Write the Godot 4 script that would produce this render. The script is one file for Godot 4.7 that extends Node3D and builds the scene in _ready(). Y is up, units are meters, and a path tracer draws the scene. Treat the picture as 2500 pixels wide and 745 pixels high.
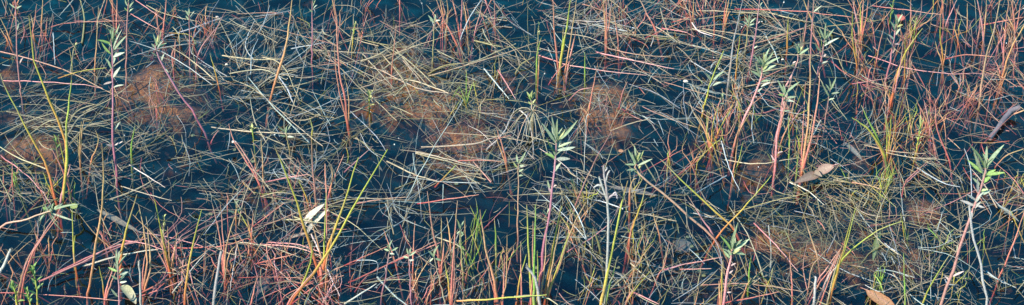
extends Node3D
# A shallow bog pool seen from the bank: sky-blue water, dead straw afloat, red and yellow sedge tufts and narrow-leaved seedlings.
# The tables give where things stand as seen in a 2500 x 745 view of the pool; at() and up() turn them into places on the water and heights above it.

const DIST := 3.2
const PITCH := 40.0
const TAN_H := 1.0 / 3.2
const TAN_V := 1.0 / 3.2 * 745.0 / 2500.0
const PX := 0.0008            # metres of one table unit at the middle of the pool
var eye: Vector3
var cam_basis: Basis
var rng := RandomNumberGenerator.new()
var noise := FastNoiseLite.new()
var names := {}
var M := {}
var mounds := []

class Buf:
	var v := PackedVector3Array()
	var n := PackedVector3Array()
	var c := PackedColorArray()
	var i := PackedInt32Array()
	func mesh() -> ArrayMesh:
		var a := []
		a.resize(Mesh.ARRAY_MAX)
		a[Mesh.ARRAY_VERTEX] = v
		a[Mesh.ARRAY_NORMAL] = n
		a[Mesh.ARRAY_COLOR] = c
		a[Mesh.ARRAY_INDEX] = i
		var m := ArrayMesh.new()
		m.add_surface_from_arrays(Mesh.PRIMITIVE_TRIANGLES, a)
		return m

# ---------------------------------------------------------------- colours (linear base colours along a stalk, base to tip)
var GRAD := {
	"ry": [Color(.40, .035, .035), Color(.56, .15, .07), Color(.56, .33, .08), Color(.46, .44, .08), Color(.36, .42, .08)],
	"yg": [Color(.50, .20, .08), Color(.52, .38, .09), Color(.44, .45, .08), Color(.38, .46, .09), Color(.34, .40, .10)],
	"gr": [Color(.30, .24, .06), Color(.28, .38, .07), Color(.24, .42, .08), Color(.26, .42, .09), Color(.32, .42, .12)],
	"rd": [Color(.40, .05, .06), Color(.56, .16, .13), Color(.63, .24, .19), Color(.66, .30, .22), Color(.60, .31, .21)],
	"og": [Color(.44, .10, .07), Color(.57, .22, .12), Color(.63, .34, .18), Color(.61, .40, .20), Color(.52, .37, .19)],
	"pk": [Color(.50, .16, .17), Color(.60, .25, .25), Color(.64, .31, .30), Color(.63, .33, .31), Color(.58, .33, .29)],
	"pt": [Color(.50, .22, .17), Color(.52, .28, .21), Color(.48, .30, .20), Color(.50, .33, .23), Color(.46, .33, .22)],
	"tn": [Color(.36, .29, .19), Color(.41, .35, .23), Color(.43, .37, .25), Color(.40, .35, .24), Color(.37, .32, .22)],
	"ol": [Color(.25, .20, .09), Color(.27, .24, .11), Color(.29, .26, .12), Color(.28, .26, .13), Color(.25, .23, .12)],
	"wt": [Color(.60, .48, .38), Color(.66, .58, .50), Color(.68, .62, .55), Color(.66, .61, .55), Color(.62, .54, .46)],
	"bl": [Color(.42, .46, .46), Color(.46, .52, .53), Color(.48, .55, .56), Color(.46, .53, .54), Color(.44, .48, .48)],
	"gy": [Color(.30, .27, .26), Color(.34, .32, .31), Color(.36, .34, .34), Color(.36, .34, .33), Color(.34, .32, .31)],
	"br": [Color(.34, .19, .14), Color(.38, .20, .17), Color(.40, .20, .18), Color(.38, .20, .19), Color(.34, .20, .17)],
	"pp": [Color(.30, .12, .12), Color(.33, .12, .15), Color(.38, .17, .20), Color(.40, .20, .23), Color(.36, .24, .20)],
	"dk": [Color(.15, .05, .04), Color(.17, .06, .05), Color(.20, .07, .06), Color(.18, .07, .05), Color(.16, .06, .05)],
}
const WORD := {"ry": "red-to-yellow", "yg": "yellow-green", "gr": "green", "rd": "red", "og": "orange", "pk": "pink", "pt": "pinkish-tan", "tn": "tan", "ol": "olive", "wt": "whitish", "bl": "bluish", "gy": "grey", "br": "brownish", "pp": "purple-pink", "dk": "dark red"}
var LEAF := {
	"lg": [Color(.19, .28, .15), Color(.27, .36, .22)],
	"bg": [Color(.16, .32, .05), Color(.24, .42, .09)],
	"pl": [Color(.30, .37, .27), Color(.40, .46, .37)],
	"yg": [Color(.33, .38, .11), Color(.42, .45, .18)],
	"pd": [Color(.46, .30, .30), Color(.54, .42, .40)],
	"gy": [Color(.36, .35, .34), Color(.44, .43, .42)],
}

# ---------------------------------------------------------------- places
func ray(px: float, py: float) -> Vector3:
	return cam_basis * Vector3((px / 1250.0 - 1.0) * TAN_H, (1.0 - py / 372.5) * TAN_V, -1.0)

func at(px: float, py: float, y := 0.0) -> Vector3:
	var d := ray(px, py)
	return eye + d * ((y - eye.y) / d.y)

func up(px: float, py: float, b: Vector3, k: float) -> Vector3:   # a point above the base b on the plane that leans back by k
	var d := ray(px, py)
	var t := (b.z - k * (eye.y - b.y) - eye.z) / (d.z + k * d.y)
	return eye + d * t

func bottom(x: float, z: float) -> float:
	var h := -0.085 + 0.022 * noise.get_noise_2d(x * 3.0, z * 3.0) + 0.008 * noise.get_noise_2d(x * 14.0 + 50.0, z * 14.0)
	for m in mounds:
		var dx: float = (x - m[0]) / m[2]
		var dz: float = (z - m[1]) / m[3]
		var r := dx * dx + dz * dz
		if r < 5.0:
			h = lerpf(h, -0.030 + 0.009 * noise.get_noise_2d(x * 24.0, z * 24.0), clampf(exp(-r * 0.45) * m[4] * .95, 0.0, 1.0))
	return h

func silt(x: float, z: float) -> float:
	var w := 0.0
	for m in mounds:
		var dx: float = (x - m[0]) / m[2]
		var dz: float = (z - m[1]) / m[3]
		var r := dx * dx + dz * dz
		if r < 5.0:
			w = maxf(w, exp(-r * 0.75) * m[4])
	return w

# ---------------------------------------------------------------- shapes
func smooth_path(p: Array, seg: int) -> PackedVector3Array:
	var out := PackedVector3Array()
	var k := p.size() - 1
	for s in seg + 1:
		var f := float(s) / seg * k
		var j := mini(int(f), k - 1)
		var t := f - j
		var a: Vector3 = p[maxi(j - 1, 0)]
		var b: Vector3 = p[j]
		var c: Vector3 = p[j + 1]
		var d: Vector3 = p[mini(j + 2, k)]
		out.append(b.cubic_interpolate(c, a, d, t))
	return out

func tube(B: Buf, p: PackedVector3Array, r: PackedFloat32Array, col: PackedColorArray, sides := 5, flat := 1.0) -> void:
	var first := B.v.size()
	var cnt := p.size()
	var t0 := (p[1] - p[0]).normalized()
	var u := t0.cross(Vector3(.31, .12, .94)).normalized()
	if absf(t0.dot(Vector3(.31, .12, .94))) > .95:
		u = t0.cross(Vector3.UP).normalized()
	for s in cnt:
		var t := (p[mini(s + 1, cnt - 1)] - p[maxi(s - 1, 0)]).normalized()
		u = (u - t * u.dot(t)).normalized()
		var w := t.cross(u)
		for k in sides:
			var a := TAU * k / sides
			var d := u * cos(a) + w * sin(a) * flat
			B.v.append(p[s] + d * r[s])
			B.n.append((u * cos(a) * flat + w * sin(a)).normalized())
			B.c.append(col[s])
	for s in cnt - 1:
		for k in sides:
			var a := first + s * sides + k
			var b := first + s * sides + (k + 1) % sides
			B.i.append_array([a, b + sides, b, a, a + sides, b + sides])

func shade(cls: String, t: float, jit: Color) -> Color:
	var g: Array = GRAD[cls]
	var f := clampf(t, 0.0, 0.999) * (g.size() - 1)
	var c: Color = (g[int(f)] as Color).lerp(g[int(f) + 1], f - int(f))
	return Color(c.r * jit.r, c.g * jit.g, c.b * jit.b)

func jitter(s := 0.14) -> Color:
	var v := 1.0 + rng.randf_range(-s, s)
	return Color(v * (1 + rng.randf_range(-s, s) * .4), v * (1 + rng.randf_range(-s, s) * .5), v * (1 + rng.randf_range(-s, s) * .5))

# a stalk or blade along points, w metres across at its widest
func stalk(B: Buf, pts: Array, w: float, cls: String, tip := 0.25, seg := 9, sides := 5, flat := 0.62, wither := false) -> void:
	var p := smooth_path(pts, seg)
	var r := PackedFloat32Array()
	var c := PackedColorArray()
	var jit := jitter()
	var wob := (p[p.size() - 1] - p[0]).length() * (0.003 if wither else 0.006)
	var dry := rng.randf_range(.75, 1.4) if wither else 9.0
	var stain := Color(.30, .17, .09).lerp(Color(.46, .38, .26), rng.randf())
	for s in p.size():
		var t := float(s) / seg
		var f := lerpf(1.0, tip, pow(t, 1.6)) * (1.0 + rng.randf_range(-.1, .1))
		r.append(w * 0.5 * f)
		if s > 0 and s < seg:
			p[s] += Vector3(rng.randf_range(-1, 1), rng.randf_range(-.5, .5), rng.randf_range(-1, 1)) * wob
		var q := rng.randf_range(.86, 1.12)
		var cc := shade(cls, t, jit)
		if t > dry: cc = cc.lerp(stain, .75)
		elif wither and rng.randf() < .12: cc = cc.lerp(stain, .5)
		c.append(Color(cc.r * q, cc.g * q, cc.b * q))
	tube(B, p, r, c, sides, flat)

func leaf(B: Buf, a: Vector3, b: Vector3, w: float, face: Vector3, cls: String, sag := 0.08, fold := 0.35, round := false) -> void:
	var l := a.distance_to(b)
	var d := (b - a) / l
	var s := d.cross(face).normalized()
	var nn := s.cross(d).normalized()
	var first := B.v.size()
	var jit := jitter(.12)
	var g: Array = LEAF[cls]
	var rows := 8
	var curl := rng.randf_range(-.03, .03)
	for j in rows + 1:
		var t := float(j) / rows
		var ww := w * .5 * (pow(sin(PI * pow(t, .85)), .75) if not round else pow(maxf(sin(PI * t), 0.0), .5))
		ww = maxf(ww * (1.0 + rng.randf_range(-.05, .05)), w * .05)
		var mid := a + d * (l * t) + nn * (l * sag * (sin(PI * t) - .35 * t)) + s * (l * curl * sin(PI * t))
		var lift := nn * (ww * fold)
		var cc: Color = (g[0] as Color).lerp(g[1], t * .6 + rng.randf() * .4)
		cc = Color(cc.r * jit.r, cc.g * jit.g, cc.b * jit.b)
		B.v.append_array([mid - s * ww + lift, mid, mid + s * ww + lift])
		B.n.append_array([(nn + s * fold).normalized(), nn, (nn - s * fold).normalized()])
		B.c.append_array([cc, cc.lerp(Color(.5, .52, .4), .25), cc])
	for j in rows:
		for k in 2:
			var q := first + j * 3 + k
			B.i.append_array([q, q + 4, q + 1, q, q + 3, q + 4])

# ---------------------------------------------------------------- nodes
func numbered(n: String) -> String:
	names[n] = names.get(n, 0) + 1
	return n if names[n] == 1 else "%s_%03d" % [n, names[n] - 1]

func tag(o: Node3D, label: String, category: String, group := "", kind := "") -> void:
	if label: o.set_meta("label", label)
	if category: o.set_meta("category", category)
	if group: o.set_meta("group", group)
	if kind: o.set_meta("kind", kind)

func thing(called: String, where: Vector3) -> Node3D:
	var o := Node3D.new()
	o.name = numbered(called)
	o.position = where
	add_child(o)
	return o

func part(called: String, B: Buf, mat: Material, parent: Node3D) -> MeshInstance3D:
	var o := MeshInstance3D.new()
	o.name = called
	if parent != self:
		var w := parent.position
		for k in B.v.size():
			B.v[k] -= w
	o.mesh = B.mesh()
	o.material_override = mat
	parent.add_child(o, true)
	return o

func single(called: String, B: Buf, mat: Material, where: Vector3) -> MeshInstance3D:
	var o := MeshInstance3D.new()
	o.name = numbered(called)
	for k in B.v.size():
		B.v[k] -= where
	o.mesh = B.mesh()
	o.material_override = mat
	o.position = where
	add_child(o)
	return o

# landmarks that labels refer to
var MARKS := [
	[275, 150, "tall purple-stemmed seedling"], [430, 210, "slanting pink-stemmed seedling"], [110, 520, "toppled pale seedling"], [150, 380, "tall yellow-bladed tuft"],
	[70, 690, "bright green sprouts"], [290, 640, "silvery folded-leaf seedling"], [700, 325, "small four-leaved seedling"], [760, 540, "white curled leaf"],
	[790, 650, "crimson-based tuft"], [1010, 190, "broad orange silt mound"], [1355, 370, "broad-leaved pale seedling"], [1475, 470, "grey branching twig"],
	[1555, 400, "wispy slanting seedling"], [1370, 110, "tall pink-based stalks"], [1310, 640, "dense yellow-red tuft"], [1750, 560, "V-shaped pink stalks"],
	[1787, 620, "star-topped seedling"], [1990, 425, "curled brown leaf"], [1965, 330, "tall salmon stalks"], [1860, 170, "bushy glaucous seedling"],
	[2050, 620, "bent yellow blade"], [2185, 90, "lavender-stemmed seedling"], [2440, 300, "thick grey stick"], [2400, 420, "large long-leaved seedling"],
	[2145, 728, "orange oval leaf"], [690, 210, "heap of matted straw"], [1300, 300, "dry tan rosette"], [2150, 340, "green-gold fan tuft"],
	[2400, 110, "thicket of red shoots"], [1110, 40, "clump of red stalks"], [600, 380, "white-budded red shoot"], [530, 680, "leaning grey stick"],
	[1090, 600, "paired salmon stalks"], [1480, 60, "top red-and-straw thicket"], [960, 620, "trio of small seedlings"], [35, 120, "tall thin brown stem"],
]
func near(px: float, py: float) -> String:
	var best := []
	for m in MARKS:
		best.append([Vector2(m[0] - px, (m[1] - py) * 1.3).length(), m[2], m[1] - py])
	best.sort_custom(func(a, b): return a[0] < b[0])
	var lead: String = "beside the " if absf(best[0][2]) < 60 else ("behind the " if best[0][2] > 0 else "before the ")
	return lead + best[0][1] + ", towards the " + best[1][1]

func pts_of(row: String) -> Array:
	var w := row.split(" ", false)
	var out := [w[0], float(w[1])]
	for k in range(2, w.size()):
		var q := w[k].split(",")
		out.append(Vector2(float(q[0]), float(q[1])))
	return out

# blade rows start at the waterline; the stalk goes on down to the mud
func standing(row: Array, k: float) -> Array:
	var b := at(row[2].x, row[2].y)
	var pts := [b]
	for j in range(3, row.size()):
		pts.append(up(row[j].x, row[j].y, b, k))
	var d := ((pts[1] as Vector3) - b).normalized()
	d = (d + Vector3(0, .8, 0)).normalized()
	var low := b - d * 0.045
	var floor_y := bottom(low.x, low.z)
	pts.push_front(b - d * minf(0.13, (absf(floor_y) + .006) / maxf(d.y, .3)))
	return pts

func tuft(label: String, rows: Array, called := "grass_tuft", lean := 0.12) -> Node3D:
	var first := pts_of(rows[0])
	var base := at(first[2].x, first[2].y)
	var o := thing(called, Vector3(base.x, bottom(base.x, base.z), base.z))
	for text in rows:
		var row := pts_of(text)
		var B := Buf.new()
		stalk(B, standing(row, lean + rng.randf_range(-.18, .18)), row[1] * 1.06 * PX, row[0], .22, 12, 6, .6, true)
		part("blade" if called == "grass_tuft" else "stalk", B, M.stalk, o)
	if label == "":
		label = "%s %s %s" % [WORD[first[0]], "stalk" if rows.size() == 1 else "grass tuft", near(first[2].x, first[2].y)]
	tag(o, label, "grass" if called == "grass_tuft" else "stalk", "grass tufts standing in the water" if called == "grass_tuft" else "lone stalks standing in the water")
	return o

func fallen(text: String, label := "", called := "fallen_stalk") -> void:
	var row := pts_of(text)
	var B := Buf.new()
	var pts := []
	var h0 := rng.randf_range(.003, .012)
	var h1 := rng.randf_range(.004, .03)
	for j in range(2, row.size()):
		pts.append(at(row[j].x, row[j].y, lerpf(h0, h1, float(j - 2) / (row.size() - 3))))
	stalk(B, pts, row[1] * (.74 if row[0] in ["tn", "bl"] else .88) * PX, row[0], .4, 10, 5, .7)
	var mid: Vector2 = (row[2] + row[row.size() - 1]) * .5
	var o := single(called, B, M.stalk, at(mid.x, mid.y))
	var len_px: float = (row[2] as Vector2).distance_to(row[row.size() - 1])
	if label == "":
		label = "%s %s stalk %s" % ["very long" if len_px > 260 else "long" if len_px > 180 else "short" if len_px < 90 else "thin", WORD[row[0]], near(mid.x, mid.y)]
	tag(o, label, "stalk", "stalks fallen across the water")

# stem row as for a blade; leaves "class width ax,ay tx,ty"; auto = [leaves, from, length px, width px, class]
func seedling(label: String, stem: String, leaves: Array, auto := [], lean := 0.18) -> void:
	var row := pts_of(stem)
	var b := at(row[2].x, row[2].y)
	var o := thing("leafy_seedling", Vector3(b.x, bottom(b.x, b.z), b.z))
	var pts := standing(row, lean)
	var B := Buf.new()
	stalk(B, pts, row[1] * .86 * PX, row[0], .45, 12, 6, .95)
	var st := part("stem", B, M.stalk, o)
	for text in leaves:
		var q := pts_of(text)
		var a := up(q[2].x, q[2].y, b, lean)
		var e := up(q[3].x, q[3].y, b, lean)
		var l := a.distance_to(e)
		e += (eye - e).normalized() * l * rng.randf_range(-.35, .5)
		var L := Buf.new()
		var face := (Vector3(-.2, .9, .5) + Vector3(rng.randf_range(-.5, .5), rng.randf_range(-.2, .2), rng.randf_range(-.3, .5))).normalized()
		leaf(L, a, e, q[1] * .68 * PX, face, q[0], rng.randf_range(.02, .12), rng.randf_range(.15, .5))
		part("leaf", L, M.leaf, o)
	if auto.size():
		var path := smooth_path(pts, 40)
		var az := rng.randf() * TAU
		for k in int(auto[0]):
			var f := lerpf(auto[1], 1.0, pow(float(k) / maxf(auto[0] - 1, 1), .8))
			var j := clampi(int(f * 40), 1, 40)
			var a := path[j]
			var t := (path[j] - path[j - 1]).normalized()
			az += 2.4
			var out := Vector3(cos(az), 0, sin(az))
			out = (out - t * out.dot(t)).normalized()
			var ang := lerpf(1.05, .35, clampf((f - auto[1]) / maxf(1 - auto[1], .01), 0, 1)) + rng.randf_range(-.15, .15)
			var d := t * cos(ang) + out * sin(ang)
			var l: float = auto[2] * PX * rng.randf_range(.7, 1.15)
			var L := Buf.new()
			leaf(L, a, a + d * l, auto[3] * PX * rng.randf_range(.8, 1.15), (t * .8 + Vector3.UP * .5 - out * .3).normalized(), auto[4], rng.randf_range(.03, .14), rng.randf_range(.15, .5))
			part("leaf", L, M.leaf, o)
	tag(o, label, "seedling", "narrow-leaved seedlings standing in the water")

func tint_noise(freq: float, lo: float, seed_: int, size := 256) -> NoiseTexture2D:
	var f := FastNoiseLite.new()
	f.seed = seed_
	f.frequency = freq
	f.fractal_octaves = 4
	var g := Gradient.new()
	g.set_color(0, Color(lo, lo, lo))
	g.set_color(1, Color(1, 1, 1))
	var t := NoiseTexture2D.new()
	t.width = size
	t.height = size
	t.seamless = true
	t.noise = f
	t.color_ramp = g
	return t

func make_materials() -> void:
	var s := StandardMaterial3D.new()
	s.vertex_color_use_as_albedo = true
	s.roughness = .4
	s.metallic_specular = .45
	s.albedo_texture = tint_noise(.05, .62, 5)
	s.uv1_triplanar = true
	s.uv1_scale = Vector3(22, 22, 22)
	s.resource_name = "plant_stalk"
	M.stalk = s
	var l: StandardMaterial3D = s.duplicate()
	l.roughness = .48
	l.backlight_enabled = true
	l.backlight = Color(.45, .5, .3)
	l.resource_name = "plant_leaf"
	M.leaf = l
	var g := StandardMaterial3D.new()
	g.vertex_color_use_as_albedo = true
	g.roughness = .95
	g.metallic_specular = .2
	g.albedo_texture = tint_noise(.06, .25, 11, 512)
	g.uv1_triplanar = true
	g.uv1_world_triplanar = true
	g.uv1_scale = Vector3(7, 7, 7)
	g.resource_name = "pond_mud"
	M.mud = g
	var w := StandardMaterial3D.new()
	w.transparency = BaseMaterial3D.TRANSPARENCY_ALPHA
	w.albedo_color = Color(.10, .16, .20, .03)
	w.roughness = .02
	w.metallic_specular = .5
	w.resource_name = "water"
	M.water = w
	var bb := StandardMaterial3D.new()
	bb.albedo_color = Color(.85, .86, .86)
	bb.roughness = .12
	bb.resource_name = "bubble_film"
	M.bubble = bb

# ---------------------------------------------------------------- tables
var TUFTS := [
	["tall tuft with long yellow blades and a crimson foot", ["ry 7 150,488 164,400 158,340 122,250 101,201 80,134 70,39", "yg 7 152,490 163,400 161,330 168,250 174,196", "ry 6 137,490 110,400 70,325 30,250 0,180", "rd 4 158,430 140,390 121,354", "ry 4 128,475 115,447 104,418", "yg 3 157,400 149,365 141,334", "pk 6 147,492 162,440 171,401"]],
	["pair of long pink stalks leaning over the bright green sprouts", ["pk 6 42,742 62,648 100,580 148,508", "rd 5 48,742 70,640 110,572 152,516", "og 4 40,745 47,700 57,655"]],
	["", ["og 4 231,174 236,100 240,17"]], ["", ["og 5 101,64 103,30 104,-6"]], ["", ["rd 4 79,89 84,50 89,10", "og 3 82,90 80,60 74,35"]], ["", ["og 5 25,99 14,72 0,44", "og 4 18,99 8,82 -6,60"]],
	["", ["og 4 195,398 195,340 198,297", "og 4 196,398 199,330 206,288", "ol 3 194,398 190,350 188,320"]],
	["long salmon stalk leaning in front of the tall yellow-bladed tuft", ["og 6 214,718 223,680 235,596 248,500 252,438 248,350"]],
	["", ["og 4 222,395 232,370 240,340 231,315"]], ["", ["gr 5 320,377 322,345 330,307"]], ["", ["rd 3 30,458 30,420 29,394", "rd 3 8,446 8,430 7,411"]],
	["yellow-green blade with a red foot beside fallen pink stalks", ["ry 7 294,650 300,600 312,545 334,475", "rd 5 292,648 296,610 301,586"]],
	["orange and yellow tuft ringed by fallen pink stalks", ["ry 6 416,668 405,620 394,570 377,487", "og 5 414,666 400,610 370,570 324,524", "og 4 417,665 412,610 409,553", "rd 4 413,667 400,620 390,560", "og 4 418,664 426,610 431,569", "rd 3 412,668 388,620 362,560"]],
	["", ["og 5 350,710 359,640 352,572 338,500", "og 5 352,712 366,660 365,606 356,529", "rd 4 348,712 350,650 362,590"]],
	["", ["og 4 270,608 235,575 191,522"]], ["", ["ry 5 184,652 178,596 176,512", "yg 4 182,650 180,600 183,575"]],
	["", ["rd 5 256,728 264,690 280,644", "rd 5 260,728 272,690 287,650", "ry 4 254,726 250,690 241,650"]],
	["", ["pk 4 480,162 487,124 510,90 538,57", "tn 3 478,165 470,120 476,100"]],
	["tall orange stalk standing before the heap of matted straw", ["og 7 658,250 692,134 705,67 714,-10"]],
	["tall red stalk with a white top behind the straw heap", ["rd 6 850,302 839,228 826,168 823,64 815,-12", "rd 4 846,300 824,200 816,110", "og 3 852,300 850,230 838,170"]],
	["", ["ry 4 532,205 522,165 512,131"]], ["", ["rd 5 424,158 427,125 428,97", "rd 4 422,160 420,130 432,110"]],
	["white-budded red shoot with two stems", ["rd 5 633,448 601,394 573,347 558,302", "pk 4 630,440 612,400 584,357 572,345"]],
	["", ["og 4 643,441 641,390 638,344"]], ["", ["ry 4 752,498 742,470 729,441"]], ["", ["br 6 772,497 764,420 760,340", "yg 4 761,340 762,310 756,287"]],
	["", ["rd 4 799,500 794,440 792,398", "rd 5 804,470 820,425 839,377", "og 4 806,470 812,430 808,400"]],
	["great tuft with a crimson foot and yellow-tipped blades", ["ry 7 781,669 759,606 742,555 724,495 688,401 670,357", "yg 6 790,640 792,596 796,470", "rd 4 797,640 798,540 794,400", "ry 8 788,669 802,602 816,559 844,482 875,385", "og 5 788,650 775,590 759,535", "rd 5 806,632 800,605 796,590", "rd 8 784,674 782,655 778,640", "og 4 792,668 806,600 818,540"]],
	["long yellow blade leaning far across from a red foot", ["ry 8 705,748 758,676 809,605 875,487 946,365", "rd 6 700,748 730,705 765,665", "yg 6 735,705 758,643 762,592"]],
	["", ["og 5 549,665 554,596 578,512", "rd 4 547,664 545,590 537,495", "rd 4 545,664 538,590 517,495", "og 4 551,664 560,620 575,600", "rd 3 548,664 540,600 529,540"]],
	["tall yellow blade leaning beside the leaning grey stick", ["ry 6 450,743 455,680 474,579 492,512", "og 4 423,656 426,610 432,567"]],
	["", ["rd 5 613,745 620,710 628,673"]], ["", ["ry 4 613,578 600,545 581,515", "rd 4 614,578 617,545 618,512", "og 3 613,577 605,540 596,505"]],
	["clump of red stalks at the far edge", ["rd 6 1115,107 1085,50 1064,-5", "og 5 1083,42 1077,15 1074,-8", "rd 5 1120,70 1112,30 1104,-5", "pk 5 1126,62 1127,30 1128,-8", "pk 4 1159,80 1170,40 1180,-4", "og 4 1140,70 1136,30 1130,0", "rd 4 1147,66 1142,30 1136,5", "og 5 1090,75 1094,30 1090,-5", "tn 4 1087,85 1092,50 1084,20"]],
	["", ["rd 4 956,190 961,124 968,60"]], ["", ["br 5 1209,68 1208,30 1207,-5"]],
	["", ["gr 3 1139,240 1138,200 1139,168", "gr 3 1136,245 1128,225 1118,205", "gr 3 1142,243 1150,215 1156,195", "yg 3 1133,246 1122,232 1110,226"]],
	["two orange blades forking from the water near the broad silt mound", ["og 5 1236,404 1220,360 1206,320", "rd 5 1238,403 1226,355 1212,313"]],
	["red and orange pair of stalks with crimson foot", ["rd 6 1075,660 1066,600 1058,572 1043,467", "og 5 1077,658 1078,600 1077,532", "rd 5 1078,660 1082,620 1084,590"]],
	["tall salmon stalk with a yellow blade leaning against it", ["rd 6 1100,745 1104,680 1108,606 1117,490", "ry 5 1098,730 1093,680 1083,629", "rd 4 1104,744 1109,696 1110,612"]],
	["long orange blade with a cluster of red stalks at its foot", ["og 7 1214,728 1202,669 1186,606 1172,512", "rd 4 1210,728 1200,690 1189,646", "og 4 1226,736 1236,683 1238,574", "rd 4 1228,736 1230,690 1231,622", "rd 4 1208,726 1206,690 1196,655"]],
	["", ["gr 5 1211,622 1210,570 1207,534"]], ["", ["gr 4 1162,582 1166,550 1170,522"]],
	["tall pink-based stalks with yellow upper blades", ["rd 6 1362,160 1354,80 1350,-8", "yg 8 1367,165 1376,110 1384,67 1394,-8", "yg 6 1369,164 1373,110 1376,67", "og 5 1381,170 1394,90 1408,-5", "pk 5 1386,170 1394,130 1401,94", "rd 4 1387,168 1398,120 1406,74"]],
	["", ["rd 6 1481,98 1481,50 1480,-5", "rd 4 1483,97 1488,55 1491,20", "rd 5 1510,118 1506,74 1495,17", "og 4 1478,96 1476,40 1473,-5"]],
	["", ["gr 4 1428,188 1428,155 1428,127"]], ["", ["rd 4 1440,258 1450,205 1460,152"]], ["", ["gr 5 1310,183 1311,134 1322,92", "og 4 1314,182 1316,150 1314,120"]],
	["", ["rd 6 1600,73 1580,35 1561,-5"]],
	["orange and yellow blade curving up beside the wispy slanting seedling", ["og 6 1538,498 1538,465 1546,440 1555,436"]],
	["thin long brown stalk slanting behind the grey branching twig", ["br 4 1405,502 1444,411 1470,360 1500,310"]],
	["dense yellow-red tuft of many tall blades", ["yg 7 1299,742 1295,683 1290,596 1286,500", "gr 7 1303,743 1304,690 1306,600 1307,500", "ry 7 1332,728 1340,663 1357,569 1372,503", "og 5 1334,727 1350,640 1369,537", "ry 6 1335,727 1361,656 1389,569", "og 6 1340,715 1367,646 1394,565 1431,493", "rd 4 1273,732 1272,660 1272,589", "ry 5 1262,728 1272,670 1285,621", "yg 5 1310,740 1313,680 1312,612", "rd 4 1305,700 1325,660 1344,625", "rd 5 1296,742 1300,680 1301,540", "og 5 1318,735 1330,650 1334,570", "rd 4 1338,726 1345,690 1352,650"]],
	["tall green blade standing against the grey branching twig", ["yg 8 1468,743 1478,696 1495,606 1515,512 1533,441", "gr 4 1483,723 1494,680 1508,627", "tn 5 1475,740 1484,700 1500,670"]],
	["", ["ry 6 1537,586 1550,540 1567,495 1579,449", "rd 4 1538,588 1541,560 1547,535"]], ["", ["ol 6 1465,609 1456,580 1448,555", "ol 5 1446,612 1447,580 1449,556"]],
	["", ["rd 4 1606,676 1622,649 1634,589"]], ["", ["og 4 1610,575 1600,540 1592,505"]], ["", ["ry 4 1532,738 1549,710 1590,659", "rd 5 1530,738 1540,715 1548,712"]],
	["V of pink stalks with a long yellow blade", ["ry 6 1748,583 1800,525 1840,480 1884,428", "pk 5 1744,581 1715,535 1679,477", "ry 6 1793,562 1770,538 1690,465 1613,389"]],
	["", ["og 6 1771,50 1776,20 1781,-8", "rd 5 1768,50 1771,20 1775,-8", "og 4 1773,52 1782,25 1788,-5"]], ["", ["og 5 1692,52 1693,25 1694,-5", "rd 4 1688,54 1684,25 1682,-4"]], ["", ["rd 4 1744,75 1744,40 1744,-5"]],
	["tall grey-brown stalk rising out of the top straw thicket", ["gy 6 1779,200 1784,151 1794,84 1816,-6"]], ["", ["ry 5 1796,192 1801,140 1807,87"]],
	["tall salmon stalks meeting in a crimson foot by the brown leaf", ["og 7 1958,420 1970,330 1977,250 1979,132", "rd 7 1960,419 1982,334 1997,250 2001,178", "rd 5 1956,400 1960,330 1967,200", "og 4 1962,415 1975,340 1984,280"]],
	["", ["ry 5 1922,118 1923,80 1925,37"]], ["", ["rd 5 2000,112 1988,88 1975,65", "og 5 1984,56 1972,25 1961,-5", "br 5 1964,95 1970,45 1975,-6"]],
	["", ["gr 4 1927,378 1927,330 1925,284", "gr 3 1945,425 1947,395 1946,372"]], ["", ["ry 5 1761,745 1762,690 1764,636", "og 5 1757,745 1757,710 1755,686"]], ["", ["gr 5 1828,692 1830,660 1833,629", "tn 4 1824,704 1850,670 1891,636", "yg 4 1822,706 1842,680 1862,664", "og 4 1820,708 1828,690 1838,676"]],
	["", ["pt 4 1974,702 1982,656 2000,630 2022,606"]], ["", ["rd 4 1935,723 1932,670 1928,616"]], ["", ["pt 5 1997,630 1980,580 1962,525"]],
	["tuft with a bent yellow blade and pink withered stems", ["yg 8 2030,715 2038,671 2064,625 2135,569 2202,541", "yg 7 2026,728 2052,640 2063,612 2089,508", "ry 6 2028,728 2060,610 2080,525", "pk 5 1995,688 2020,655 2056,602", "rd 5 1996,700 2025,660 2050,612", "pk 5 2000,735 2015,690 2045,625", "wt 6 2012,700 2030,665 2056,640", "wt 5 2010,725 2018,690 2030,660", "tn 5 2022,730 2040,660 2052,620", "rd 4 2004,738 2022,690 2060,590"]],
	["", ["pk 6 2098,80 2090,40 2082,-5", "rd 7 2103,84 2106,40 2109,-6", "yg 4 2101,80 2101,40 2100,-5", "yg 4 2106,70 2118,48 2130,30", "rd 5 2107,84 2116,40 2120,0"]], ["", ["ry 5 2092,161 2082,101 2082,34", "rd 4 2094,160 2092,120 2086,90"]],
	["", ["rd 4 2137,162 2148,110 2162,52"]],
	["long orange-yellow blade with a pink foot beside the lavender-stemmed seedling", ["ry 8 2176,248 2194,174 2214,124 2253,69", "pk 5 2180,245 2196,170 2206,100", "ry 4 2209,196 2210,140 2211,84", "rd 5 2178,246 2184,200 2190,170", "rd 4 2172,244 2164,210 2160,190", "og 4 2174,246 2160,215 2152,185"]],
	["", ["br 5 2224,42 2224,20 2224,-5"]], ["", ["ry 5 2303,150 2296,90 2298,39", "og 4 2305,152 2309,125 2312,100", "og 4 2300,152 2290,125 2284,100"]], ["", ["rd 5 2304,58 2303,30 2303,-5"]],
	["", ["br 5 2389,88 2394,45 2399,-5", "og 5 2402,95 2406,45 2410,-5", "pk 6 2402,95 2395,45 2385,-5"]],
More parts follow.
